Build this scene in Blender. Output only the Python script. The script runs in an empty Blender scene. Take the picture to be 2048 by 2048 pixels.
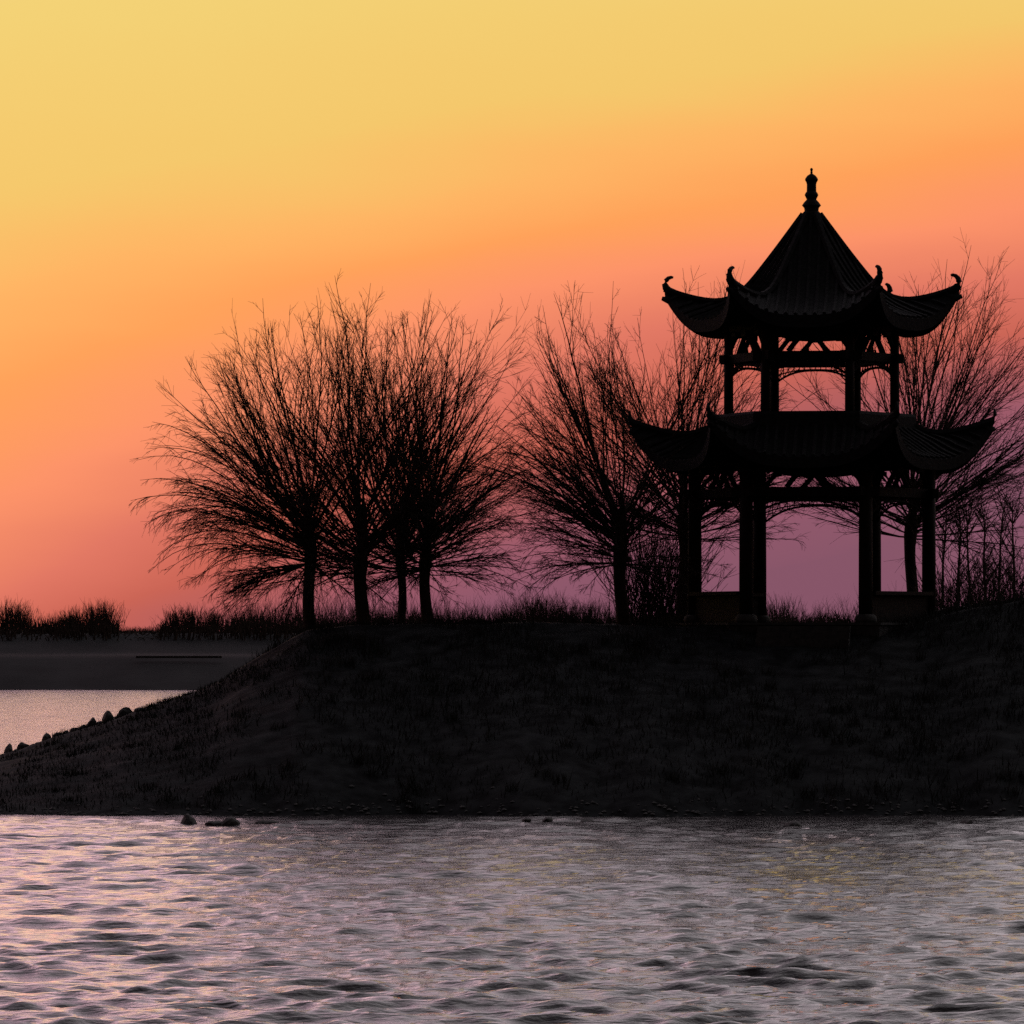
import bpy, math, random
import numpy as np
from mathutils import Vector

# ------------------------------------------------------------------ camera
S = bpy.context.scene
COL = S.collection
CAM_H = 3.78            # eye height above the lake (m)
F = 4920.0              # focal length in units of a 1024-wide picture
HZ = 640.0              # row of the horizon
DP = 120.0              # distance of the pavilion
PM = F / DP             # 41 picture units per metre at the pavilion

cd = bpy.data.cameras.new("camera")
cam = bpy.data.objects.new("camera", cd)
COL.objects.link(cam)
cam.location = (0, 0, CAM_H)
cam.rotation_euler = (math.radians(90), 0, 0)
cd.sensor_width = 36.0
cd.lens = F / 1024 * 36.0
cd.shift_y = (HZ - 512) / 1024
cd.clip_start = 0.5
cd.clip_end = 6000
S.camera = cam

# ------------------------------------------------------------------ dusk sky
SUN_EL, SUN_AZ = math.radians(9.0), math.radians(-12)     # low, ahead and left of the frame

def lin(hexs, k=1.0):
    out = []
    for i in (0, 2, 4):
        c = int(hexs[i:i + 2], 16) / 255
        out.append((c / 12.92 if c <= 0.04045 else ((c + 0.055) / 1.055) ** 2.4) * k)
    return (*out, 1.0)

W = bpy.data.worlds.new("World")
S.world = W
W.use_nodes = True
nt = W.node_tree
nt.nodes.clear()
def N(t, **kw):
    n = nt.nodes.new(t)
    for k, v in kw.items():
        setattr(n, k, v)
    return n
def M(op, a, b=None, c=None, clamp=False):
    n = N('ShaderNodeMath', operation=op, use_clamp=clamp)
    for i, v in enumerate((a, b, c)):
        if v is None: continue
        if isinstance(v, (int, float)): n.inputs[i].default_value = v
        else: nt.links.new(v, n.inputs[i])
    return n.outputs[0]
tc = N('ShaderNodeTexCoord')
sx = N('ShaderNodeSeparateXYZ')
nt.links.new(tc.outputs['Generated'], sx.inputs[0])
X, Y, Z = sx.outputs
Zp = M('MAXIMUM', Z, 0.0)
kk = M('MAXIMUM', M('MULTIPLY_ADD', Zp, -1.9, 0.40), 0.08)
Xc = M('MINIMUM', M('MAXIMUM', X, -0.22), 0.22)
Xc = M('MINIMUM', Xc, M('MULTIPLY', Xc, 0.78))          # the tilt is gentler right of centre
T = M('SUBTRACT', Zp, M('MULTIPLY', kk, Xc))
# soft unevenness of the dusk haze, stretched along the horizon
mp = N('ShaderNodeMapping'); mp.inputs['Scale'].default_value = (3, 3, 14)
nt.links.new(tc.outputs['Generated'], mp.inputs[0])
nz = N('ShaderNodeTexNoise'); nz.inputs['Scale'].default_value = 2.2; nz.inputs['Detail'].default_value = 4
nt.links.new(mp.outputs[0], nz.inputs['Vector'])
T = M('MULTIPLY_ADD', M('SUBTRACT', nz.outputs['Fac'], 0.5), 0.022, T)
T = M('ADD', T, 0.001)
T = M('POWER', M('MAXIMUM', T, 0.0), 0.5)                # sqrt: room for the low stops
ramp = N('ShaderNodeValToRGB')
nt.links.new(T, ramp.inputs[0])
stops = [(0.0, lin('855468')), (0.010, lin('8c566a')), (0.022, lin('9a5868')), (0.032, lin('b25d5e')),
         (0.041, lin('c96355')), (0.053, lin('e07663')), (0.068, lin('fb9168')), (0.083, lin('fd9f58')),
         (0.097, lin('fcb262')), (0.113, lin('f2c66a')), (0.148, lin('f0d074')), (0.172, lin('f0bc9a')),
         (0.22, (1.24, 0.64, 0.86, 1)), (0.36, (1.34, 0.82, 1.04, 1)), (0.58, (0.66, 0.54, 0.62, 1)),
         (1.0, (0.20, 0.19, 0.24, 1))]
el = ramp.color_ramp.elements
while len(el) < len(stops): el.new(0.5)
for e, (p, c) in zip(el, stops):
    e.position = math.sqrt(p); e.color = c
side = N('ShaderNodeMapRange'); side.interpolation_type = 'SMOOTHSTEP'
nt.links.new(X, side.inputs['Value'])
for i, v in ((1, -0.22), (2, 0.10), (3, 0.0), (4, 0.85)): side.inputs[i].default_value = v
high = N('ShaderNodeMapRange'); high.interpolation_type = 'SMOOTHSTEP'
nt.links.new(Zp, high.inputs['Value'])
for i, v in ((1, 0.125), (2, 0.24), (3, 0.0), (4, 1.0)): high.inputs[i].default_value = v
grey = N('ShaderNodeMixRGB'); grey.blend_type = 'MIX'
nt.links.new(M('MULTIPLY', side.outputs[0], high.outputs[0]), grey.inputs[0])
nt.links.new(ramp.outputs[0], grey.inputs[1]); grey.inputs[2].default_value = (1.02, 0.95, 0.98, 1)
dim = N('ShaderNodeMapRange'); dim.interpolation_type = 'SMOOTHSTEP'
nt.links.new(Y, dim.inputs['Value'])
for i, v in ((1, -0.45), (2, 0.80), (3, 0.07), (4, 1.0)): dim.inputs[i].default_value = v
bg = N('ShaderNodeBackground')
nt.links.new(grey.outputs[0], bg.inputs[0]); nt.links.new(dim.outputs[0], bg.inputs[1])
sk = N('ShaderNodeTexSky'); sk.sky_type = 'NISHITA'; sk.sun_disc = False
sk.sun_elevation = SUN_EL; sk.sun_rotation = SUN_AZ; sk.dust_density = 4; sk.altitude = 0
bg2 = N('ShaderNodeBackground'); bg2.inputs[1].default_value = 0.0004
nt.links.new(sk.outputs[0], bg2.inputs[0])
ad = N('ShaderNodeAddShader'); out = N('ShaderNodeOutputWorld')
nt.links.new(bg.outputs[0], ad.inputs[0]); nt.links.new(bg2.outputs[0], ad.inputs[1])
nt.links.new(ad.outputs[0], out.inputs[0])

sl = bpy.data.lights.new("sun", 'SUN'); sl.energy = 0.09; sl.angle = math.radians(20); sl.color = (1, 0.58, 0.55)
so = bpy.data.objects.new("sun", sl); COL.objects.link(so)
sd = Vector((math.sin(SUN_AZ) * math.cos(SUN_EL), math.cos(SUN_AZ) * math.cos(SUN_EL), math.sin(SUN_EL)))
so.rotation_euler = sd.to_track_quat('Z', 'Y').to_euler(); so.location = (-40, 60, 60)

S.view_settings.view_transform = 'Standard'
S.view_settings.look = 'None'
S.view_settings.exposure = 0
S.view_settings.gamma = 1
S.view_settings.use_curve_mapping = False
S.cycles.max_bounces = 6
S.cycles.use_denoising = False

# ------------------------------------------------------------------ helpers
rng = np.random.default_rng(7)
random.seed(7)
def px(x, d): return (x - 512) / F * d
def pz(y, d): return CAM_H + (HZ - y) / F * d

def mat(name, c1, c2, scale=6.0, rough=0.8, bump=0.3, detail=5, spec=0.3):
    m = bpy.data.materials.new(name); m.use_nodes = True
    t = m.node_tree; b = t.nodes['Principled BSDF']
    co = t.nodes.new('ShaderNodeTexCoord'); n = t.nodes.new('ShaderNodeTexNoise')
    n.inputs['Scale'].default_value = scale; n.inputs['Detail'].default_value = detail
    t.links.new(co.outputs['Object'], n.inputs['Vector'])
    r = t.nodes.new('ShaderNodeValToRGB')
    r.color_ramp.elements[0].position = 0.35; r.color_ramp.elements[1].position = 0.68
    r.color_ramp.elements[0].color = (*c1, 1); r.color_ramp.elements[1].color = (*c2, 1)
    t.links.new(n.outputs['Fac'], r.inputs[0]); t.links.new(r.outputs[0], b.inputs['Base Color'])
    b.inputs['Roughness'].default_value = rough
    b.inputs['Specular IOR Level'].default_value = spec
    if bump:
        bp = t.nodes.new('ShaderNodeBump'); bp.inputs['Strength'].default_value = bump
        bp.inputs['Distance'].default_value = 0.05
        t.links.new(n.outputs['Fac'], bp.inputs['Height']); t.links.new(bp.outputs[0], b.inputs['Normal'])
    return m

MT = dict(
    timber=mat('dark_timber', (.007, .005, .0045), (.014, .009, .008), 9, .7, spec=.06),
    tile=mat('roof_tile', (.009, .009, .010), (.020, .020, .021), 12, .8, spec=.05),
    stone=mat('plinth_stone', (.020, .020, .020), (.045, .044, .041), 7, .85),
    bark=mat('willow_bark', (.022, .015, .012), (.045, .030, .024), 14, .9, spec=.1),
    scrub=mat('scrub_twig', (.030, .021, .018), (.055, .038, .030), 3, .95, 0, spec=.1),
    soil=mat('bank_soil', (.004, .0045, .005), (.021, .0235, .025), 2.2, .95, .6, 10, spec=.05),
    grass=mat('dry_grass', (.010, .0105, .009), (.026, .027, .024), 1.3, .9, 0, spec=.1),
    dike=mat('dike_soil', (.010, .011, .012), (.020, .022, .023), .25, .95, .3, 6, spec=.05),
    rock=mat('shore_rock', (.020, .020, .020), (.050, .048, .046), 9, .8, .5),
)

def mesh(name, V, Fc, m, parent=None, smooth=False):
    me = bpy.data.meshes.new(name)
    me.from_pydata([tuple(v) for v in V], [], Fc)
    me.update()
    if smooth: me.polygons.foreach_set('use_smooth', [True] * len(me.polygons))
    if m: me.materials.append(m)
    o = bpy.data.objects.new(name, me); COL.objects.link(o)
    if parent: o.parent = parent
    return o

def mesh_np(name, V, idx, k, m, parent=None, smooth=False):
    """V (n,3), idx (f,k) all faces with k corners"""
    me = bpy.data.meshes.new(name)
    V = np.ascontiguousarray(V, np.float32); idx = np.ascontiguousarray(idx, np.int32)
    me.vertices.add(len(V)); me.vertices.foreach_set('co', V.ravel())
    me.loops.add(idx.size); me.loops.foreach_set('vertex_index', idx.ravel())
    me.polygons.add(len(idx))
    me.polygons.foreach_set('loop_start', np.arange(0, idx.size, k, dtype=np.int32))
    me.polygons.foreach_set('loop_total', np.full(len(idx), k, np.int32))
    me.update(calc_edges=True)
    if smooth: me.polygons.foreach_set('use_smooth', np.ones(len(idx), bool))
    me.materials.append(m)
    o = bpy.data.objects.new(name, me); COL.objects.link(o)
    if parent: o.parent = parent
    return o

def tag(o, label=None, cat=None, group=None, kind=None):
    if label: o['label'] = label
    if cat: o['category'] = cat
    if group: o['group'] = group
    if kind: o['kind'] = kind
    return o

def empty(name, loc, rz=0):
    o = bpy.data.objects.new(name, None); COL.objects.link(o)
    o.location = loc; o.rotation_euler = (0, 0, rz); o.empty_display_size = .3
    return o

class MB:
    def __init__(s): s.v = []; s.f = []
    def add(s, V, Fc):
        b = len(s.v); s.v += [tuple(p) for p in V]; s.f += [tuple(i + b for i in f) for f in Fc]
    def bar(s, a, b, w, h, up=(0, 0, 1)):
        a, b = Vector(a), Vector(b); d = (b - a).normalized(); u = Vector(up)
        sd = d.cross(u)
        if sd.length < 1e-4: sd = d.cross(Vector((1, 0, 0)))
        sd.normalize(); u = sd.cross(d).normalized()
        V = []
        for p in (a, b):
            for i, j in ((-1, -1), (1, -1), (1, 1), (-1, 1)):
                V.append(p + sd * (i * w / 2) + u * (j * h / 2))
        s.add(V, [(0, 1, 2, 3), (7, 6, 5, 4), (0, 4, 5, 1), (1, 5, 6, 2), (2, 6, 7, 3), (3, 7, 4, 0)])
    def lathe(s, prof, c=(0, 0, 0), n=16):
        V = []; Fc = []
        for r, z in prof:
            for k in range(n):
                a = 2 * math.pi * k / n
                V.append((c[0] + r * math.cos(a), c[1] + r * math.sin(a), c[2] + z))
        for i in range(len(prof) - 1):
            for k in range(n):
                k2 = (k + 1) % n
                Fc.append((i * n + k, i * n + k2, (i + 1) * n + k2, (i + 1) * n + k))
        Fc.append(tuple(range(n))[::-1]); Fc.append(tuple((len(prof) - 1) * n + k for k in range(n)))
        s.add(V, Fc)
    def tube(s, P, R, n=6, squash=1.0):
        P = [Vector(p) for p in P]; V = []; Fc = []
        for i, p in enumerate(P):
            d = (P[min(i + 1, len(P) - 1)] - P[max(i - 1, 0)]).normalized()
            ref = Vector((0, 0, 1)) if abs(d.z) < .95 else Vector((1, 0, 0))
            a = d.cross(ref).normalized(); b = a.cross(d)
            for k in range(n):
                t = 2 * math.pi * k / n
                V.append(p + a * (R[i] * squash * math.cos(t)) + b * (R[i] * math.sin(t)))
        for i in range(len(P) - 1):
            for k in range(n):
                k2 = (k + 1) % n
                Fc.append((i * n + k, i * n + k2, (i + 1) * n + k2, (i + 1) * n + k))
        Fc.append(tuple(range(n))[::-1]); Fc.append(tuple((len(P) - 1) * n + k for k in range(n)))
        s.add(V, Fc)
    def build(s, name, m, parent=None, smooth=False): return mesh(name, s.v, s.f, m, parent, smooth)

def sstep(a, b, x):
    t = np.clip((np.asarray(x, float) - a) / (b - a), 0, 1)
    return t * t * (3 - 2 * t)

_np = [(rng.uniform(0, 6.28), rng.uniform(0, 6.28), rng.uniform(0, 6.28)) for _ in range(24)]
def noise2(x, y, sc):
    """cheap smooth noise, about -1..1"""
    r = 0; x = np.asarray(x, float) * sc; y = np.asarray(y, float) * sc
    for i, (a, b, c) in enumerate(_np):
        k = 0.6 + 0.13 * i
        r = r + np.sin(k * (x * math.cos(a) + y * math.sin(a)) + b) / (1 + .12 * i)
    return r / 4.5

# ------------------------------------------------------------------ the lake
def build_water():
    ds = [6, 12, 20, 28, 34, 38]; d = 40.0
    while d < 108: ds.append(d); d *= 1.0017
    while d < 400: ds.append(d); d *= 1.005
    ds += [430, 500]
    ds = np.array(ds)
    us = np.concatenate([[-14, -9, -6, -4, -3, -2.2, -1.6, -1.25], np.linspace(-1, 1, 370), [1.25, 1.6, 2.2, 3, 4, 6, 9, 14]])
    hw = 0.125 * ds + 1.5
    x = hw[:, None] * us[None, :]; y = np.repeat(ds[:, None], len(us), 1)
    dx = np.gradient(x, axis=1); dy = np.gradient(y, axis=0); cell = np.maximum(dx * 1.0, dy)
    z = np.zeros_like(x); ox = np.zeros_like(x); oy = np.zeros_like(x)
    r = np.random.default_rng(11)
    lam = np.exp(r.uniform(math.log(.28), math.log(1.9), 130))
    gust = 1 + .25 * noise2(x, y * .5, .35)
    lee = (.92 + .08 * sstep(104, 58, y)) * (.3 + .7 * sstep(106.5, 102.5, y))
    for L in lam:
        th = math.radians(-90 + r.normal(-6, 17 if L > .9 else 27)); kx, ky = math.cos(th), math.sin(th)
        k = 2 * math.pi / L
        a = .036 / k * min(1, (.75 / L) ** .95)
        ph = k * (kx * x + ky * y) + r.uniform(0, 6.28)
        g = np.clip((L / np.maximum(cell, 1e-3) - 2.2) / 2.0, 0, 1)
        A = a * g * gust * (lee if L < 3 else lee * .9)
        z += A * np.cos(ph); ox -= .85 * A * kx * np.sin(ph); oy -= .85 * A * ky * np.sin(ph)
    V = np.stack([x + ox, y + oy, z], -1).reshape(-1, 3)
    n, m_ = x.shape
    i = np.arange(n * m_).reshape(n, m_)
    idx = np.stack([i[:-1, :-1], i[:-1, 1:], i[1:, 1:], i[1:, :-1]], -1).reshape(-1, 4)
    m = bpy.data.materials.new('lake_water'); m.use_nodes = True
    t = m.node_tree; b = t.nodes['Principled BSDF']
    b.inputs['Base Color'].default_value = (.035, .032, .034, 1)
    b.inputs['Roughness'].default_value = .06
    b.inputs['IOR'].default_value = 1.33
    co = t.nodes.new('ShaderNodeTexCoord'); mpn = t.nodes.new('ShaderNodeMapping')
    mpn.inputs['Scale'].default_value = (0.8, 2.0, 1)
    nn = t.nodes.new('ShaderNodeTexNoise'); nn.inputs['Scale'].default_value = 6.0; nn.inputs['Detail'].default_value = 6
    bp = t.nodes.new('ShaderNodeBump'); bp.inputs['Strength'].default_value = .6; bp.inputs['Distance'].default_value = .042
    t.links.new(co.outputs['Object'], mpn.inputs[0]); t.links.new(mpn.outputs[0], nn.inputs['Vector'])
    t.links.new(nn.outputs['Fac'], bp.inputs['Height']); t.links.new(bp.outputs[0], b.inputs['Normal'])
    # broader chop on the open lagoon behind the spit, where the sheet itself is coarse
    n2 = t.nodes.new('ShaderNodeTexNoise'); n2.inputs['Scale'].default_value = .38; n2.inputs['Detail'].default_value = 2
    t.links.new(mpn.outputs[0], n2.inputs['Vector'])
    sp = t.nodes.new('ShaderNodeSeparateXYZ'); t.links.new(co.outputs['Object'], sp.inputs[0])
    mr = t.nodes.new('ShaderNodeMapRange'); t.links.new(sp.outputs[1], mr.inputs['Value'])
    for q, v in ((1, 90), (2, 150), (3, 0), (4, 1)): mr.inputs[q].default_value = v
    b2 = t.nodes.new('ShaderNodeBump'); b2.inputs['Distance'].default_value = .30
    # wind streaks vary how rough the lagoon is
    mp3 = t.nodes.new('ShaderNodeMapping'); mp3.inputs['Scale'].default_value = (.45, .05, 1)
    n3 = t.nodes.new('ShaderNodeTexNoise'); n3.inputs['Scale'].default_value = 1.6; n3.inputs['Detail'].default_value = 3
    t.links.new(co.outputs['Object'], mp3.inputs[0]); t.links.new(mp3.outputs[0], n3.inputs['Vector'])
    m3 = t.nodes.new('ShaderNodeMapRange'); t.links.new(n3.outputs['Fac'], m3.inputs['Value'])
    for q, v in ((1, .38), (2, .64), (3, .05), (4, 1)): m3.inputs[q].default_value = v
    mm = t.nodes.new('ShaderNodeMath'); mm.operation = 'MULTIPLY'
    t.links.new(mr.outputs[0], mm.inputs[0]); t.links.new(m3.outputs[0], mm.inputs[1])
    t.links.new(mm.outputs[0], b2.inputs['Strength']); t.links.new(n2.outputs['Fac'], b2.inputs['Height'])
    t.links.new(b2.outputs[0], bp.inputs['Normal'])
    o = mesh_np('water', V, idx, 4, m, smooth=True)
    tag(o, kind='structure')
build_water()

# ------------------------------------------------------------------ the mound, the spit and the far dike
_cp = np.array([-700, -300, 0, 195, 225, 262, 310, 360, 430, 640, 760, 900, 945, 1024, 1400, 2600])
_cz = np.array([-.35, .15, .93, 2.50, 2.75, 3.36, 4.02, 4.10, 4.16, 4.14, 4.05, 4.12, 4.40, 4.74, 5.2, 5.4])
def shore_y(x): return 105.6 + .75 * noise2(x, 0, .45) + .4 * noise2(x, 9, 1.7) + .07 * noise2(x, 4, 5.1)
def ground(x, y):
    x = np.asarray(x, float); y = np.asarray(y, float)
    c = np.interp(x, (_cp - 512) / PM, _cz)
    t = (y - shore_y(x)) / (117.5 - shore_y(x))
    up = np.where(t < 0, t * 1.2, np.clip(t, 0, 1) ** .85 * (1 - .0 * t))
    back = np.interp(x, [-60, -9, -5.5, 0], [1, 1, .9, 0]) * sstep(121, 140, y)
    z = c * np.maximum(up, -1.2) - back * (c + .9) - .35 * sstep(128, 160, y) * (1 - back) * sstep(-3, 2, x)
    rel = sstep(-.05, .25, t)
    z = z + rel * (.055 * noise2(x, y, 1.1) + .03 * noise2(x, y, 3.7))
    return np.where(t < 0, np.maximum(z, -1.6), z)
def gz(x, y): return float(ground(x, y))

def grid(name, xs, ys, fz, m):
    x, y = np.meshgrid(xs, ys); V = np.stack([x, y, fz(x, y)], -1).reshape(-1, 3)
    n, k = x.shape; i = np.arange(n * k).reshape(n, k)
    idx = np.stack([i[:-1, :-1], i[:-1, 1:], i[1:, 1:], i[1:, :-1]], -1).reshape(-1, 4)
    o = mesh_np(name, V, idx, 4, m, smooth=True); tag(o, kind='structure'); return o
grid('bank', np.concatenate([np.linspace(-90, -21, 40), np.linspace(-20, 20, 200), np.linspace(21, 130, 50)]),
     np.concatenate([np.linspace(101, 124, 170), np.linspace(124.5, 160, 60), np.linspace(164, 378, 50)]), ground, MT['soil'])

def dike_z(x, y):
    y = y + 1.2 * noise2(x, 0, .22) * sstep(395, 380, y)
    z = np.interp(y, [360, 371, 376, 384, 391, 400, 520, 1200], [-1.5, -.15, .9, 2.5, 2.75, 4.35, 4.6, 5.0])
    return z + .18 * noise2(x, y, .12) * sstep(374, 396, y)
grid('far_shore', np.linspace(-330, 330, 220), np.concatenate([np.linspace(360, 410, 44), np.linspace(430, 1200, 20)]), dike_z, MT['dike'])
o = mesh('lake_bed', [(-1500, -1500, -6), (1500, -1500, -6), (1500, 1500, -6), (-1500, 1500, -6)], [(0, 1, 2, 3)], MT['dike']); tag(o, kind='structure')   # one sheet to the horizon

# ------------------------------------------------------------------ the pavilion
Z0 = pz(623, DP)                        # floor level
PX = px(811.5, DP)
ROT = math.radians(-6.6)
HEX = [ROT + math.radians(60 * k) for k in range(6)]
def zr(py): return CAM_H - Z0 + (HZ - py) / PM          # heights at the pavilion's axis, above its floor
H0 = CAM_H - Z0
pav = empty('pavilion', (PX, DP, Z0))
tag(pav, 'dark hexagonal pavilion with two tiers of upswept roofs and tall spire on the mound', 'pavilion')
def hexp(k, R, z): a = HEX[k % 6]; return Vector((R * math.cos(a), R * math.sin(a), z))

def hexslab(name, R, z0, z1, m, parent, R1=None):
    R1 = R1 or R
    V = [hexp(k, R, z0) for k in range(6)] + [hexp(k, R1, z1) for k in range(6)]
    Fc = [(5, 4, 3, 2, 1, 0), (6, 7, 8, 9, 10, 11)] + [(k, (k + 1) % 6, 6 + (k + 1) % 6, 6 + k) for k in range(6)]
    return mesh(name, V, Fc, m, parent)
hexslab('plinth', 3.55, -1.0, -.06, MT['stone'], pav)
hexslab('floor', 3.62, -.057, .0, MT['stone'], pav)
fn = ROT - math.radians(90)
fdir = Vector((math.cos(fn), math.sin(fn), 0)); sdir = Vector((-fdir.y, fdir.x, 0))
for i in range(3):
    b = MB(); c = fdir * (3.14 + .16 + .32 * i)
    b.bar(c - sdir * 1.1 + Vector((0, 0, -.16 - .15 * i - .3)), c + sdir * 1.1 + Vector((0, 0, -.16 - .15 * i - .3)), .318, .75)
    b.build('step', MT['stone'], pav)

RL, RU = 117 / PM, 83 / PM              # column rings
def column(k, R, z0, z1, r, base):
    b = MB(); p = hexp(k, R, 0)
    b.lathe([(r * 1.02, z0), (r, z0 + (z1 - z0) * .4), (r * .92, z1)], (p.x, p.y, 0), 16)
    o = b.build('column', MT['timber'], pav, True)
    if base:
        b = MB(); b.lathe([(r * 1.45, 0.002), (r * 1.6, .06), (r * 1.5, .15), (r * 1.15, .2)], (p.x, p.y, 0), 16)
        b.build('column_base', MT['stone'], o, True)

def frame(R, ztop, zbot, zceil, r, ext, drop, cen):
    """beam, inverted-V bracket, purlin and hanging fretwork on each of the six sides"""
    for k in range(6):
        A, B = hexp(k, R, 0), hexp(k + 1, R, 0); d = (B - A).normalized(); n = Vector((d.y, -d.x, 0)); L = (B - A).length
        zc = (ztop + zbot) / 2; up = Vector((0, 0, 1))
        b = MB(); off = .004 * (k % 2)
        b.bar(A - d * ext + up * (zc + off), B + d * ext + up * (zc + off), .16, ztop - zbot); b.build('beam', MT['timber'], pav)
        b = MB(); b.bar(A - d * ext * .6 + up * (zceil - .04 + off), B + d * ext * .6 + up * (zceil - .04 + off), .18, .16)
        b.build('eave_purlin', MT['timber'], pav)
        # bracket set
        mid = (A + B) / 2; hh = zceil - .1 - ztop; b = MB()
        for sgn in (-1, 1):
            P = [mid + d * (sgn * .46) + up * (ztop - .01), mid + d * (sgn * .34) + up * (ztop + hh * .28), mid + d * (sgn * .17) + up * (ztop + hh * .62), mid + d * (sgn * .04) + up * (ztop + hh * .97)]
            b.tube(P, [.075, .07, .065, .06], 6)
        b.bar(mid + up * (ztop + hh * .72), mid + up * (ztop + hh * 1.02), .2, .24, (d.x, d.y, 0))
        b.tube([mid + up * ztop, mid + up * (ztop + hh * .3)], [.05, .02], 6)
        b.build('bracket', MT['timber'], pav)
        for q, sg in ((A, 1), (B, -1)):
            b = MB(); P = [q + d * (sg * (r * .5)) + up * (ztop + hh * .2), q + d * (sg * (r + .1)) + up * (ztop + hh * .55), q + d * (sg * (r + .3)) + up * (ztop + hh * .98)]
            b.tube(P, [.07, .065, .06], 6)
            b.bar(q + d * (sg * (r + .16)) + up * (ztop + hh * .85), q + d * (sg * (r + .4)) + up * (ztop + hh * .85), .12, .09)
            b.build('corner_bracket', MT['timber'], pav)
        # hanging fretwork with an arched lower edge
        b = MB(); nseg = 14; in0 = r * .9; w = L - 2 * in0
        def arch(t): return zbot - cen - (drop - cen) * abs(2 * t - 1) ** 2.6
        pts = [A + d * (in0 + w * i / nseg) + up * arch(i / nseg) for i in range(nseg + 1)]
        b.tube(pts, [.028] * (nseg + 1), 5)
        pts2 = [A + d * (in0 + w * i / nseg) + up * (zbot - .03 - (zbot - .03 - arch(i / nseg)) * .52) for i in range(nseg + 1)]
        b.tube(pts2, [.016] * (nseg + 1), 4)
        for i in range(1, nseg):
            q = A + d * (in0 + w * i / nseg)
            b.bar(q + up * (zbot + .01), q + up * arch(i / nseg), .022, .022)
        for i in range(0, nseg):
            t0, t1 = i / nseg, (i + 1) / nseg
            if abs(t0 + t1 - 1) > .45:
                b.bar(A + d * (in0 + w * t0) + up * (zbot - .02), A + d * (in0 + w * t1) + up * arch(t1), .02, .02)
        b.build('fretwork', MT['timber'], pav)

zl_top, zl_bot = H0 + 3.66, H0 + 3.44
zu_top, zu_bot = H0 + 6.95, H0 + 6.74
for k in range(6): column(k, RL, .02, H0 + 4.5, .168, True)
for k in range(6): column(k, RU, H0 + 4.9, H0 + 7.9, .115, False)
frame(RL, zl_top, zl_bot, H0 + 4.30, .155, .34, .50, .10)
frame(RU, zu_top, zu_bot, H0 + 7.62, .105, .30, .33, .07)

# low bench walls on the four flank sides, the front and the back are open
for k in range(6):
    A, B = hexp(k, RL, 0), hexp(k + 1, RL, 0); m = (A + B) / 2
    if abs(m.x) < .8: continue
    d = (B - A).normalized(); up = Vector((0, 0, 1))
    b = MB(); b.bar(A + d * .1 + up * .33, B - d * .1 + up * .33, .14, .66); o = b.build('bench', MT['timber'], pav)
    b = MB(); b.bar(A + d * .12 + up * .71, B - d * .12 + up * .71, .42, .09); b.build('seat', MT['timber'], o)

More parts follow.
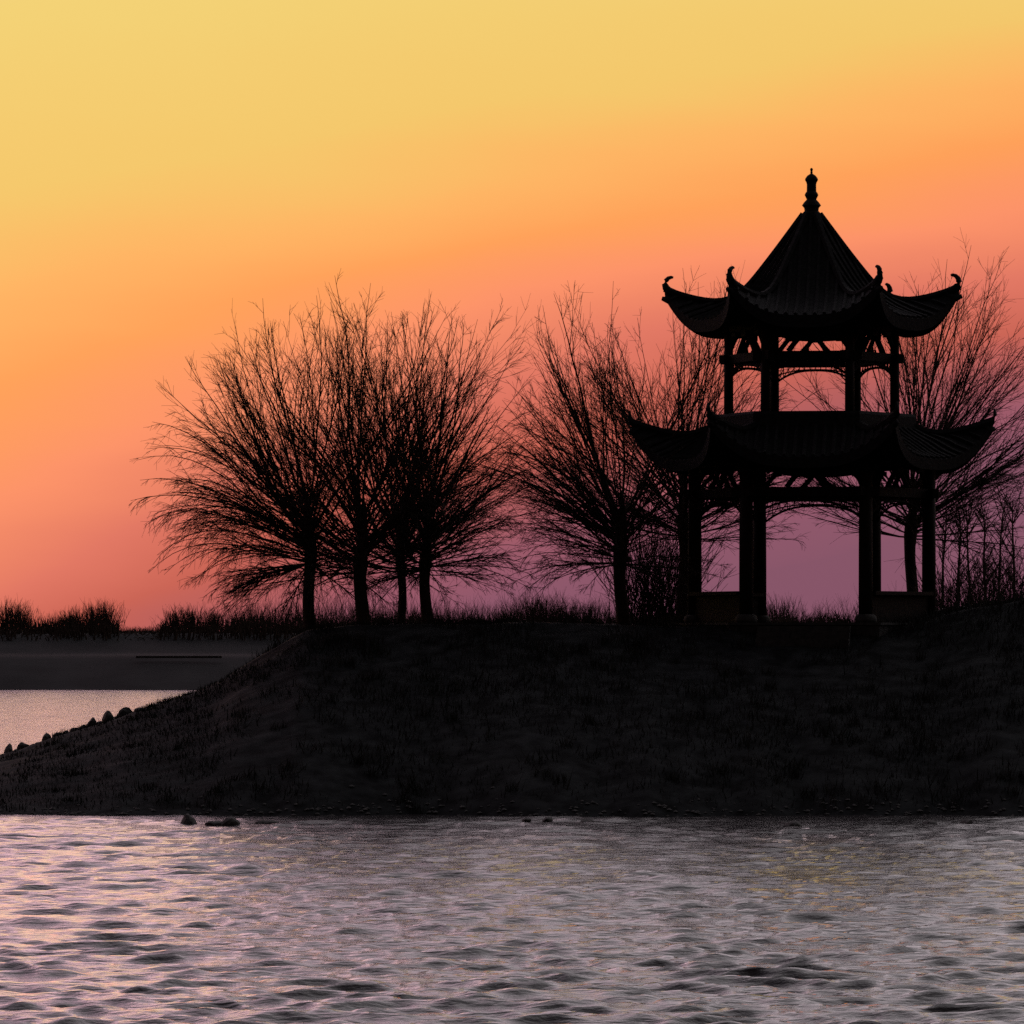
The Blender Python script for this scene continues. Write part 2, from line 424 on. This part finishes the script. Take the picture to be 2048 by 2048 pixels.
def roof(name, hip, midp, ze_hip, ze_mid, soffR, soffZ, power=3.0):
    """hip: (R,z) along the corner ridge, midp: (A,z) down the middle of a face; returns the roof part"""
    nr, nt_ = 22, 25
    def res(p):
        p = np.array(p); s = np.concatenate([[0], np.cumsum(np.hypot(*np.diff(p, axis=0).T))]); s /= s[-1]
        q = np.linspace(0, 1, nr)
        # smooth the polyline a little
        v = np.stack([np.interp(q, s, p[:, 0]), np.interp(q, s, p[:, 1])], 1)
        for _ in range(3): v[1:-1] = .25 * v[:-2] + .5 * v[1:-1] + .25 * v[2:]
        return v
    h, m = res(hip), res(midp); c30, s30 = math.cos(math.pi / 6), .5
    def surf(k, i, t):
        am = HEX[k] + math.radians(30); n = Vector((math.cos(am), math.sin(am), 0)); s = Vector((-n.y, n.x, 0))
        f = i - int(i); i0 = int(i); i1 = min(i0 + 1, nr - 1)
        hr, hz = h[i0] * (1 - f) + h[i1] * f; ma, mz = m[i0] * (1 - f) + m[i1] * f
        w = abs(t) ** power
        return n * (ma + (hr * c30 - ma) * w) + s * (t * hr * s30) + Vector((0, 0, mz + (hz - mz) * w)), n, s, hr
    b = MB()
    for k in range(6):
        V = []; Fc = []
        for i in range(nr):
            for j in range(nt_): V.append(surf(k, i, -1 + 2 * j / (nt_ - 1))[0])
        edge = (nr - 1) * nt_
        for i in range(nr - 1):
            for j in range(nt_ - 1):
                a = i * nt_ + j; Fc.append((a, a + nt_, a + nt_ + 1, a + 1))
        lo = len(V)                                     # eave underside
        for j in range(nt_):
            t = -1 + 2 * j / (nt_ - 1); p, n, s, hr = surf(k, nr - 1, t); w = abs(t) ** power
            V.append(Vector((p.x, p.y, ze_mid + (ze_hip - ze_mid) * w)) - n * .03)
        mi = len(V)
        for j in range(nt_):
            t = -1 + 2 * j / (nt_ - 1); p, n, s, hr = surf(k, nr - 1, t); w = abs(t) ** power
            q = V[lo + j]; e = n * (soffR * c30) + s * (t * soffR * s30) + Vector((0, 0, soffZ))
            f = .5; r_ = q * (1 - f) + e * f; r_.z -= .12 * (1 - w) * 0 + (.16 * w)
            V.append(r_)
        inn = len(V)
        for j in range(nt_):
            t = -1 + 2 * j / (nt_ - 1); p, n, s, hr = surf(k, 0, t)
            V.append(n * (soffR * c30) + s * (t * soffR * s30) + Vector((0, 0, soffZ)))
        cc = len(V); V.append(Vector((0, 0, soffZ)))
        for j in range(nt_ - 1):
            Fc.append((edge + j, lo + j, lo + j + 1, edge + j + 1))
            Fc.append((lo + j, mi + j, mi + j + 1, lo + j + 1))
            Fc.append((mi + j, inn + j, inn + j + 1, mi + j + 1))
            Fc.append((inn + j, cc, inn + j + 1))
        b.add(V, Fc)
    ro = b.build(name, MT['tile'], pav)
    # rolls of half-round tiles, one joined sub-part
    tb = MB(); sp = .23
    for k in range(6):
        hw = h[-1][0] * s30; nrow = int(hw / sp)
        for q in range(-nrow, nrow + 1):
            u = q * sp; P = []
            for i in np.linspace(nr - 1, 0, 16):
                i0 = int(i); f = i - i0; hr = h[i0][0] * (1 - f) + h[min(i0 + 1, nr - 1)][0] * f
                t = u / (hr * s30)
                if abs(t) > .97: break
                P.append(surf(k, i, t)[0] + Vector((0, 0, .02)))
            if len(P) > 1: tb.tube(P, [.05] * len(P), 5)
    tag(tb.build('tile_rows', MT['tile'], ro), kind='stuff')
    return ro, h

K = 1 / PM
# lower roof
hipL = [(2.40, H0 + 5.15), (2.75, H0 + 5.02), (3.05, H0 + 4.95), (3.5, H0 + 5.00), (3.95, H0 + 5.12), (4.30, H0 + 5.24), (4.42, H0 + 5.28)]
midL = [(2.08, H0 + 5.22), (2.4, H0 + 4.95), (2.8, H0 + 4.72), (3.2, H0 + 4.46), (3.52, H0 + 4.34)]
lowr, hL = roof('lower_roof', hipL, midL, H0 + 5.03, H0 + 4.08, 2.9, H0 + 4.36)
# upper roof
hipU = [(.20, H0 + 10.34), (.88, H0 + 9.42), (1.46, H0 + 8.68), (1.76, H0 + 8.36), (2.05, H0 + 8.22), (2.37, H0 + 8.20), (2.98, H0 + 8.32), (3.40, H0 + 8.46), (3.60, H0 + 8.54)]
midU = [(.18, H0 + 10.34), (.76, H0 + 9.40), (1.27, H0 + 8.68), (1.56, H0 + 8.36), (2.0, H0 + 8.06), (2.4, H0 + 7.88), (2.86, H0 + 7.74)]
uppr, hU = roof('upper_roof', hipU, midU, H0 + 8.32, H0 + 7.45, 2.05, H0 + 7.70)

def hook_pts(k, R, z, hgt):
    a = HEX[k]; e = Vector((math.cos(a), math.sin(a), 0)); up = Vector((0, 0, 1))
    b = e * R + up * z
    return [b - e * .16 - up * .06, b + up * .02, b + e * .06 + up * hgt * .28, b + e * .085 + up * hgt * .52, b + e * .06 + up * hgt * .76, b + e * .0 + up * hgt * .93, b - e * .07 + up * hgt * .99, b - e * .12 + up * hgt * .97]

for k in range(6):
    a = HEX[k]; e = Vector((math.cos(a), math.sin(a), 0))
    P = [e * r + Vector((0, 0, z + .05)) for r, z in hU]
    b = MB(); b.tube(P, [.085] * len(P), 6); b.build('hip_ridge', MT['tile'], uppr)
    b = MB(); b.tube(hook_pts(k, 3.50, H0 + 8.52, .36), [.11, .105, .09, .075, .062, .05, .04, .025], 8)
    tip = e * 3.66 + Vector((0, 0, H0 + 8.36))
    b.tube([e * 3.1 + Vector((0, 0, H0 + 8.16)), e * 3.45 + Vector((0, 0, H0 + 8.30)), tip], [.11, .10, .05], 8)
    b.build('ridge_hook', MT['tile'], uppr, True)
    P = [e * r + Vector((0, 0, z + .06)) for r, z in hL]
    b = MB(); b.tube(P, [.10] * len(P), 6); b.build('hip_ridge', MT['tile'], lowr)
    b = MB(); q = e * 4.40 + Vector((0, 0, H0 + 5.28))
    b.tube([q - e * .3 - Vector((0, 0, .08)), q + Vector((0, 0, .05)), q + e * .06 + Vector((0, 0, .20)), q + e * .04 + Vector((0, 0, .34))], [.10, .085, .05, .02], 8)
    b.tube([e * 3.8 + Vector((0, 0, H0 + 4.9)), e * 4.25 + Vector((0, 0, H0 + 5.06)), e * 4.46 + Vector((0, 0, H0 + 5.14))], [.11, .10, .05], 8)
    b.build('ridge_horn', MT['tile'], lowr, True)
# ridge ring round the foot of the upper storey
V = []
for R, z in ((2.55, H0 + 5.04), (2.55, H0 + 5.42), (2.50, H0 + 5.49), (2.0, H0 + 5.50), (2.0, H0 + 5.04)):
    V += [hexp(k, R, z) for k in range(6)]
Fc = []
for i in range(4): Fc += [(i * 6 + k, i * 6 + (k + 1) % 6, (i + 1) * 6 + (k + 1) % 6, (i + 1) * 6 + k) for k in range(6)]
mesh('ring_ridge', V, Fc, MT['tile'], lowr)
hexslab('upper_deck', 2.0, H0 + 5.3, H0 + 5.46, MT['timber'], pav)
# turned spire
b = MB()
prof = [(11, 219), (10, 214), (7, 211), (7.4, 208), (9.6, 205.5), (7.6, 202.5), (4.8, 199.5), (6.0, 197), (6.9, 195), (6, 193), (4.8, 191.5),
        (4.7, 184.5), (5.2, 182.5), (6.6, 180), (6.0, 178), (4.0, 175.5), (1.6, 174), (.9, 173), (1.4, 172.2), (.9, 171.2), (1.5, 169.8), (1.3, 168.7), (.2, 167.8)]
b.lathe([(r * K, zr(y)) for r, y in prof], (0, 0, 0), 16)
b.build('spire', MT['tile'], pav)

# ------------------------------------------------------------------ bare willows
def tubes_np(name, lines, m, parent, sides=3):
    """lines: list of (pts (n,3), radii (n))"""
    Vs, Is, base = [], [], 0
    ang = np.arange(sides) * 2 * math.pi / sides
    ca, sa = np.cos(ang), np.sin(ang)
    for P, R in lines:
        n = len(P)
        D = np.empty_like(P); D[1:-1] = P[2:] - P[:-2]; D[0] = P[1] - P[0]; D[-1] = P[-1] - P[-2]
        D /= np.linalg.norm(D, axis=1, keepdims=True) + 1e-9
        ref = np.array([.31, .22, .92]) if abs(D[0, 2]) < .8 else np.array([.9, .3, .1])
        A = np.cross(D, ref); A /= np.linalg.norm(A, axis=1, keepdims=True) + 1e-9
        B = np.cross(A, D)
        V = P[:, None, :] + R[:, None, None] * (A[:, None, :] * ca[None, :, None] + B[:, None, :] * sa[None, :, None])
        Vs.append(V.reshape(-1, 3))
        i = np.arange(n * sides).reshape(n, sides) + base; j = np.roll(i, -1, 1)
        Is.append(np.stack([i[:-1], j[:-1], j[1:], i[1:]], -1).reshape(-1, 4)); base += n * sides
    return mesh_np(name, np.concatenate(Vs), np.concatenate(Is), 4, m, parent, smooth=True)

def grow(r, p, d, L, n, r0, r1, lift, wob):
    """one curved shoot; lift>0 bends up, <0 droops"""
    P = [p]; st = L / n; d = d / np.linalg.norm(d)
    for i in range(n):
        d = d + np.array([0, 0, lift(i / n) * st]) + r.normal(0, wob, 3) * math.sqrt(st)
        d /= np.linalg.norm(d); p = p + d * st; P.append(p)
    return np.array(P), np.linspace(1, 0, n + 1) ** .8 * (r0 - r1) + r1

def willow(x, y, head_z, seed, rad, top=6.2, side=4.4, n=80, droop=1.0, lean=0.0, label='', group=None, az_bias=None, sub=11, twig=4, thin=1.0, low=-.45):
    z0 = gz(x, y) - .15; r = np.random.default_rng(seed)
    root = empty('willow_tree', (x, y, z0)); tag(root, label, 'tree', group)
    hz = head_z - z0; P = []; R = []; ex = 1.5
    for i in range(15):
        t = i / 14; z = (hz + ex) * t
        P.append((lean * min(1, z / hz) + .05 * math.sin(2.2 * z + seed), .05 * math.sin(1.7 * z + seed * 2), z))
        f = z / hz
        R.append(rad * (1.28 - .9 * f if f < .25 else 1.055 - .22 * (f - .25)) * (1 + .35 * math.exp(-((f - 1) / .16) ** 2)) if f < 1.05 else rad * max(.22, 1.05 - .85 * (z - hz) / ex))
    P = [Vector(p) for p in P]
    tb = MB(); tb.tube(P, R, 10)
    for i in range(9):                                  # knobs of the pollard head
        v = r.normal(0, 1, 3); v[2] = abs(v[2]) * .6; v /= np.linalg.norm(v)
        q = np.array([lean, 0, hz + r.uniform(-.25, .35)])
        tb.tube([tuple(q), tuple(q + v * rad * .8), tuple(q + v * rad * 1.5)], [rad * .7, rad * .55, rad * .2], 7)
    tb.build('trunk', MT['bark'], root, True)
    thick, fine = [], []
    for i in range(n):
        az = r.uniform(0, 2 * math.pi) if az_bias is None or r.random() > .45 else r.normal(az_bias, .8)
        u = low + (.985 - low) * ((i + r.random()) / n) ** .78
        el = math.asin(u); e0 = max(0.0, u)
        d = np.array([math.cos(az) * math.cos(el), math.sin(az) * math.cos(el), math.sin(el)])
        L = (side + (top * 1.1 - side) * e0 ** 2) * r.uniform(.76, 1.0) * (1 if el > -.1 else .72)
        og = np.array([lean, 0, hz - .28 + (ex + .1) * min(1, max(0, u + .05)) ** 1.0 * r.uniform(.25, 1)])
        L = L - max(0, og[2] - hz) * e0
        if el > .8: lift = lambda s: .03 + .03 * s
        elif el > .38: lift = lambda s: .10 - .36 * s * droop
        elif el > -.05: lift = lambda s: .24 - .70 * s * droop
        else: lift = lambda s: .05 - .30 * s * droop
        r0 = r.uniform(.015, .036) * (1.5 if (i % 7 == 0 and el > .6) else 1) * (.8 if el < .3 else 1)
        jobs = [(og, d, L, r0, False)]
        while jobs:
            og_, d_, L_, r_, forked = jobs.pop()
            A = grow(r, og_, d_, L_, 11 if not forked else 8, r_, .0042 * thin, lift, .075)
            thick.append(A)
            P1, R1 = A
            if not forked:
                for q in range(r.integers(1, 3)):
                    k0 = int(r.uniform(2, 6)); dd = P1[k0 + 1] - P1[k0]; dd /= np.linalg.norm(dd)
                    v = r.normal(0, 1, 3); v -= dd * v.dot(dd); v /= np.linalg.norm(v)
                    jobs.append((P1[k0], dd + v * r.uniform(.22, .5), L_ * (1 - k0 / 11) * r.uniform(.7, .98), R1[k0] * .78, True))
            for j in range(sub if not forked else int(sub * .75)):
                s = r.uniform(.18, .97); k = s * (len(P1) - 1); k0 = int(k); f = k - k0
                p = P1[k0] * (1 - f) + P1[min(k0 + 1, len(P1) - 1)] * f
                dd = P1[min(k0 + 1, len(P1) - 1)] - P1[k0 - 1 if k0 else 0]; dd /= np.linalg.norm(dd)
                v = r.normal(0, 1, 3); v -= dd * v.dot(dd); v /= np.linalg.norm(v)
                d2 = dd + v * r.uniform(.3, .8)
                L2 = L * r.uniform(.12, .32) * (1.15 - .75 * s)
                outer = math.hypot(p[0], p[1]) > 1.6 and el < .85
                l2 = (lambda t: -.7 * droop * (t + .2)) if outer else (lambda t: .12)
                B = grow(r, p, d2, L2, 6, max(min(R1[k0] * .6, .012), .0055 * thin), .0032 * thin, l2, .13)
                fine.append(B)
                P2 = B[0]
                for w in range(twig):
                    s2 = r.uniform(.2, 1); k = int(s2 * 5.99); d3 = P2[min(k + 1, 6)] - P2[k]; d3 /= np.linalg.norm(d3) + 1e-9
                    v = r.normal(0, 1, 3); d3 = d3 + v * .45
                    if outer: d3[2] -= .3 * droop
                    fine.append(grow(r, P2[k], d3, L2 * r.uniform(.25, .55), 2, .0042 * thin, .0026 * thin, (lambda t: -.35 * droop) if outer else (lambda t: .1), .16))
    tubes_np('limbs', thick, MT['bark'], root, 5)
    tubes_np('crown', fine, MT['bark'], root, 3)
    return root

LW = math.pi
gl = 'bare pollard willows left of the clearing'
willow(px(311, 121), 121, pz(552, 121), 3, .145, 6.2, 4.5, 92, 1.6, -.05, 'bare willow with long drooping branches at the left end of the row of four', gl, LW, low=-.5)
willow(px(362, 119.5), 119.5, pz(560, 119.5), 8, .165, 7.2, 3.3, 66, .7, 0, 'tall bare willow on a stout trunk, second from left in the row of four', gl, low=-.12)
willow(px(400, 123.5), 123.5, pz(562, 123.5), 12, .11, 7.3, 3.1, 60, .7, .03, 'bare willow on a thin trunk set back, third from left in the row of four', gl, low=-.12)
willow(px(427, 120), 120, pz(558, 120), 21, .14, 6.3, 3.3, 70, 1.15, -.02, 'bare willow at the right end of the row of four, beside the open clearing', gl, low=-.35)
gr = 'bare willows around the pavilion'
willow(px(622, 121.5), 121.5, pz(552, 121.5), 33, .16, 6.9, 3.7, 84, 1.15, -.02, 'bare spreading willow standing alone midway between clearing and pavilion', gr, LW, low=-.25)
willow(px(684, 126), 126, pz(530, 126), 41, .16, 6.8, 3.9, 76, .7, 0, 'bare willow close behind the left outer columns of the pavilion', gr, low=-.1)
willow(px(911, 126), 126, pz(528, 126), 57, .15, 7.5, 4.3, 78, .6, .02, 'bare willow rising behind the right outer column of the pavilion', gr, 0, low=-.1)

# ------------------------------------------------------------------ slender far trees, shrubs, scrub
def shrub_lines(r, n, w, hgt, rad, spread=.5, side=5, far=False):
    out = []
    for i in range(n):
        az = r.uniform(0, 6.28); b = np.array([r.normal(0, w * .25), r.normal(0, w * .25), 0])
        d = np.array([math.cos(az) * spread * r.uniform(.1, 1), math.sin(az) * spread * r.uniform(.1, 1), 1])
        L = hgt * r.uniform(.5, 1.0)
        A = grow(r, b, d, L, 5, rad, rad * .35, lambda t: .05, .16); out.append((A[0][::2], A[1][::2]) if far else A)
        for j in range(side):
            k = r.integers(1, 5); v = r.normal(0, 1, 3); v[2] = abs(v[2])
            out.append(grow(r, A[0][k], (A[0][k + 1] - A[0][k]) / (L / 5) + v * .5, L * r.uniform(.15, .35), 2 if far else 3, rad * .55, rad * .25, lambda t: .05, .12))
    return out

def shrub(name, x, y, z, seed, n, w, hgt, rad, label, cat, group=None, spread=.6):
    r = np.random.default_rng(seed)
    o = tubes_np(name, shrub_lines(r, n, w, hgt, rad, spread), MT['scrub'], None, 3)
    o.location = (x, y, z); tag(o, label, cat, group); return o
shrub('shrub', px(655, 124.5), 124.5, gz(px(655, 124.5), 124.5) - .1, 5, 190, 1.8, 3.5, .013, 'dense bare shrub between the lone willow and the pavilion', 'shrub', spread=.8)
shrub('shrub', px(786, 180), 180, gz(px(786, 180), 180) - .1, 6, 22, .6, 1.9, .014, 'small bare shrub seen through the open middle bay of the pavilion', 'shrub')
shrub('shrub', px(960, 124), 124, gz(px(960, 124), 124) - .1, 9, 130, 1.9, 1.5, .012, 'low bushy shrub on the rise just right of the pavilion', 'shrub', spread=.9)
shrub('shrub', px(1005, 126), 126, gz(px(1005, 126), 126) - .1, 10, 130, 2.1, 1.5, .012, 'low bushy shrub at the right edge of the picture on the rise', 'shrub', spread=.9)

def slender(x, y, hgt, seed, label, group, rad=.07, n=22):
    z0 = gz(x, y) if y < 370 else float(dike_z(np.array(x), np.array(y)))
    r = np.random.default_rng(seed); root = empty('slender_tree', (x, y, z0 - .1)); tag(root, label, 'tree', group)
    T_ = grow(r, np.zeros(3), np.array([r.normal(0, .05), 0, 1.]), hgt, 10, rad, .015, lambda t: .02, .05)
    tubes_np('trunk', [T_], MT['bark'], root, 6); L = []
    for i in range(n):
        k = r.integers(3, 10); az = r.uniform(0, 6.28)
        A = grow(r, T_[0][k], np.array([math.cos(az) * .6, math.sin(az) * .6, .8]), hgt * r.uniform(.18, .38), 5, .028, .010, lambda t: .1, .1); L.append(A)
        for j in range(5):
            q = r.integers(1, 5); v = r.normal(0, 1, 3)
            L.append(grow(r, A[0][q], np.array([0, 0, .6]) + v * .6, hgt * r.uniform(.06, .16), 3, .014, .008, lambda t: .1, .1))
    tubes_np('crown', L, MT['bark'], root, 3); return root
words = ['first', 'second', 'third', 'fourth', 'fifth', 'sixth']
for i, (p, d, hh) in enumerate(((943, 205, 4.6), (958, 190, 4.2), (972, 215, 5.2), (986, 195, 4.4), (999, 220, 5.4), (1015, 200, 4.8))):
    slender(px(p, d), d, hh, 70 + i, 'slender hazy tree behind the rise, %s to the right of the pavilion' % words[i], 'slender trees beyond the rise')

# bumps of taller scrub trees along the far dike
far = [(6, 3.2, 'left picture edge'), (20, 2.8, None), (72, 2.2, None), (92, 3.0, None), (106, 2.9, None), (176, 2.4, None), (192, 2.6, None), (214, 2.3, None), (508, 2.6, None), (532, 3.6, None), (546, 3.8, None), (566, 3.2, None), (590, 3.0, None)]
def far_tree(x, y, hgt, seed, label, group):
    r = np.random.default_rng(seed); z = float(dike_z(np.array(x), np.array(y)))
    root = empty('distant_tree', (x, y, z - .1)); tag(root, label, 'tree', group)
    tb = MB(); tb.tube([(0, 0, 0), (.05, 0, hgt * .3), (0, 0, hgt * .75)], [.14, .11, .04], 6); tb.build('trunk', MT['scrub'], root)
    tubes_np('crown', [(P + np.array([0, 0, hgt * .18]), R) for P, R in shrub_lines(r, 110, hgt * .75, hgt * .85, .019, .55, 5, True)], MT['scrub'], root, 3)
for i, (p, hh, _) in enumerate(far):
    if p < 50: lab = 'hazy tree on the far shore at the extreme left edge of the picture' if i == 0 else 'hazy tree on the far shore, second in from the left picture edge'
    elif p < 130: lab = 'hazy tree in the small clump of three on the far shore, %s' % {72: 'lowest and leftmost', 92: 'the middle one', 106: 'rightmost beside the gap'}[p]
    elif p < 300: lab = 'hazy tree on the far shore right of the gap, %s under the drooping willow' % {176: 'first', 192: 'second', 214: 'third'}[p]
    else: lab = 'hazy far tree beyond the clearing, %s of five from the left' % {508: 'first', 532: 'second', 546: 'third', 566: 'fourth', 590: 'fifth'}[p]
    d = 402 + (i * 7) % 11
    far_tree(px(p, d), d, hh, 200 + i, lab, 'hazy trees along the far shore')

def far_scrub():
    r = np.random.default_rng(77); L = []
    for i in range(520):
        d = r.uniform(399, 425); x = r.uniform(-75, 75); p = 512 + x / d * F
        hgt = 1.3 + .5 * noise2(x, d, .5) + r.uniform(-.3, .4)
        if 118 < p < 160: hgt *= .3
        if p < 118: hgt *= .95
        if p > 230: hgt *= 1.15
        z = float(dike_z(np.array(x), np.array(d)))
        for P, R in shrub_lines(r, 9, 2.2, max(.3, hgt), .022, .6, 4, True): L.append((P + np.array([x, d, z - .1]), R))
    for i in range(640):                                # belt of taller wood farther back, thin bare twigs
        d = r.uniform(430, 520); p = r.uniform(-60, 1090); x = (p - 512) / F * d
        hgt = 3.5 + 1.2 * noise2(x, d * .2, .30) + r.uniform(-.5, .5) + (1.6 if p > 925 else 0)
        if p < 225: hgt *= .62
        if 112 < p < 165: hgt *= .35
        z = float(dike_z(np.array(x), np.array(d)))
        for P, R in shrub_lines(r, 11, 3.2, max(.5, hgt), .017, .45, 4, True): L.append((P + np.array([x, d, z - .1]), R))
    for i in range(9000):                               # thicket of close-packed stems
        x = r.uniform(-78, 78); d = r.uniform(397, 412); p = 512 + x / d * F
        hgt = max(.15, .85 + .55 * noise2(x, d, .55) + r.normal(0, .22))
        if 118 < p < 160: hgt *= .3
        if p > 230: hgt *= 1.5
        z = float(dike_z(np.array(x), np.array(float(d)))) - .1
        L.append((np.array([[x, d, z], [x + r.normal(0, .12), d, z + hgt * .55], [x + r.normal(0, .3), d, z + hgt]]), np.array([.075, .05, .008])))
    o = tubes_np('far_scrub', L, MT['scrub'], None, 3); tag(o, 'dark hazy scrub covering the top of the far shore', 'scrub', kind='stuff')
far_scrub()

wl = MB(); wl.bar((px(136, 381), 381, 2.46), (px(222, 381), 381, 2.46), .3, .17)
tag(wl.build('retaining_wall', MT['rock']), 'low dark retaining wall running along the far shore embankment', 'wall')

# ------------------------------------------------------------------ grass on the mound
def grass():
    r = np.random.default_rng(5); n = 42000
    x = r.uniform(-17, 17, n); y = 105.8 + 15 * r.random(n) ** .8
    x[:9000] = r.uniform(-9, 16, 9000); y[:9000] = r.uniform(115.5, 121, 9000)
    dens = noise2(x, y, 1.0) + .5 * noise2(x, y, .4)
    keep = (dens > -.25) & (y > shore_y(x) + .25); x, y, dens = x[keep], y[keep], dens[keep]
    m = 420; cx = r.uniform(-16, 17, m); cy = 106.3 + 12.5 * r.random(m); cs = r.uniform(.08, .26, m)
    k = r.integers(0, m, 15000); tx = cx[k] + r.normal(0, 1, 15000) * cs[k]; ty = cy[k] + r.normal(0, 1, 15000) * cs[k]
    nb = len(x); x = np.concatenate([x, tx]); y = np.concatenate([y, ty]); dens = np.concatenate([dens, np.full(15000, .5)])
    z = ground(x, y); n = len(x)
    hh = r.uniform(.06, .17, n) * (1 + .5 * np.clip(dens, 0, 1)); hh *= np.where(r.random(n) > .985, 1.9, 1)
    hh[nb:] *= 1.0 + 3.0 * cs[k]
    hh *= np.interp(x, [-12, -7, -4], [.45, .7, 1])
    az = r.uniform(0, 6.28, n); w = r.uniform(.008, .018, n); ln = r.normal(0, .35, (n, 2)) * hh[:, None]
    a = np.stack([x - np.cos(az) * w, y - np.sin(az) * w, z - .02], 1); b = np.stack([x + np.cos(az) * w, y + np.sin(az) * w, z - .02], 1)
    c = np.stack([x + ln[:, 0], y + ln[:, 1], z + hh], 1)
    V = np.stack([a, b, c], 1).reshape(-1, 3); idx = np.arange(3 * n).reshape(n, 3)
    o = mesh_np('grass', V, idx, 3, MT['grass']); tag(o, 'short dry grass covering the mound and spit', 'grass', kind='stuff')
grass()

# ------------------------------------------------------------------ stones
import bmesh
def stone(x, y, z, sx_, sy_, sz_, seed, label, group, rz=0, peak=0.0):
    bm = bmesh.new(); bmesh.ops.create_icosphere(bm, subdivisions=2, radius=1.0); r = random.Random(seed)
    ph = [(Vector((r.gauss(0, 1), r.gauss(0, 1), r.gauss(0, 1))), r.uniform(0, 6.28)) for _ in range(7)]
    for v in bm.verts:
        c = v.co.copy(); k = 1 + sum(.075 * math.sin(2.1 * c.dot(a) + b) for a, b in ph)
        q = c * k
        if peak and q.z > 0: q.x += peak * q.z * .5; q.x *= 1 - .25 * q.z; q.z *= 1.25
        v.co = (q.x * sx_, q.y * sy_, q.z * sz_)
    me = bpy.data.meshes.new('stone'); bm.to_mesh(me); bm.free(); me.materials.append(MT['rock'])
    o = bpy.data.objects.new('stone', me); COL.objects.link(o); o.location = (x, y, z); o.rotation_euler = (0, 0, rz)
    tag(o, label, 'stone', group)
ordn = ['lowest', 'second lowest', 'third lowest', 'fourth lowest', 'fifth lowest', 'sixth lowest', 'seventh lowest', 'eighth lowest', 'ninth lowest', 'tenth lowest']
spit = [(9, 5, 7, .3), (24, 7, 6, -.2), (46, 5, 8, .2), (59, 6, 5, 0), (66, 4, 4, .4), (76, 6, 5, -.3), (92, 6, 8, .5), (108, 6, 9, -.4), (125, 8, 8, .3), (193, 6, 3, 0)]
for i, (p, w, hgt, pk) in enumerate(spit):
    x = px(p, 118.2); y = 118.2
    stone(x, y, gz(x, y) + hgt / PM * .25, w / PM, .16, hgt / PM * .75, 300 + i,
          'dark pointed stone on the spit edge, %s of the row' % ordn[i] if i < 9 else 'small flat stone at the upper end of the spit edge', 'stones along the edge of the spit', 0, pk)
small = [(16, 3, 3), (34, 4, 3), (40, 3, 2), (84, 4, 4), (100, 4, 4), (116, 4, 3), (140, 6, 3), (158, 4, 2)]
for i, (p, w, hgt) in enumerate(small):
    y = 117.6 + .5 * (i % 3); x = px(p, y)
    stone(x, y, gz(x, y), w / PM, .14, hgt / PM * .7, 340 + i, 'small half buried stone on the spit edge, %s of the small ones' % ordn[i], 'stones along the edge of the spit', .6 * i, (-1) ** i * .3)
wat = [(188, 823, 7, 8, .1, 'dark peaked stone in the shallows, leftmost of those off the bank'),
       (214, 824, 9, 4, 0, 'long flat stone in the shallows, left one of a touching pair'),
       (229, 824, 10, 6, .4, 'long stone with a raised right end, right one of a touching pair'),
       (267, 823, 11, 4, 0, 'flat low stone in the shallows just right of the touching pair'),
       (527, 820, 4, 3, 0, 'small stone at the waterline, first of a scattered trio in mid picture'),
       (548, 820, 5, 3, .2, 'small stone at the waterline, second of a scattered trio in mid picture'),
       (588, 821, 6, 3, 0, 'small stone at the waterline, third of a scattered trio in mid picture'),
       (785, 824, 6, 3, -.2, 'low stone at the waterline, left of two beneath the pavilion'),
       (794, 825, 8, 4, .3, 'dark lump of stone at the waterline, right of two beneath the pavilion'),
       (930, 823, 6, 4, 0, 'small stone at the waterline below the right flank of the pavilion'),
       (966, 822, 6, 4, .5, 'peaked stone at the waterline near the right picture edge')]
for i, (p, q, w, hgt, pk, lab) in enumerate(wat):
    d = CAM_H * F / (q + 1.5 - HZ); stone(px(p, d), d, .02, 1.15 * w * d / F, .22, hgt * d / F * .95, 400 + i, lab, 'stones in the shallows off the bank', 0, pk)

def pebbles():
    r = np.random.default_rng(9); mb = MB()
    ico = [(0, 0, 1), (.9, 0, .3), (.28, .85, .3), (-.72, .53, .3), (-.72, -.53, .3), (.28, -.85, .3)]
    fc = [(0, 1, 2), (0, 2, 3), (0, 3, 4), (0, 4, 5), (0, 5, 1)]
    for i in range(1500):
        x = r.uniform(-16, 16); y = float(shore_y(x)) + r.normal(-.15, .35); z = max(gz(x, y), -.05)
        s = r.uniform(.02, .075); a = r.uniform(0, 6.28)
        mb.add([(x + s * (p[0] * math.cos(a) - p[1] * math.sin(a)) * r.uniform(.8, 1.5), y + s * (p[0] * math.sin(a) + p[1] * math.cos(a)), z - s * .2 + p[2] * s * .8) for p in ico], fc)
    tag(mb.build('shingle', MT['rock']), 'small dark stones strewn along the waterline', 'shingle', kind='stuff')
pebbles()
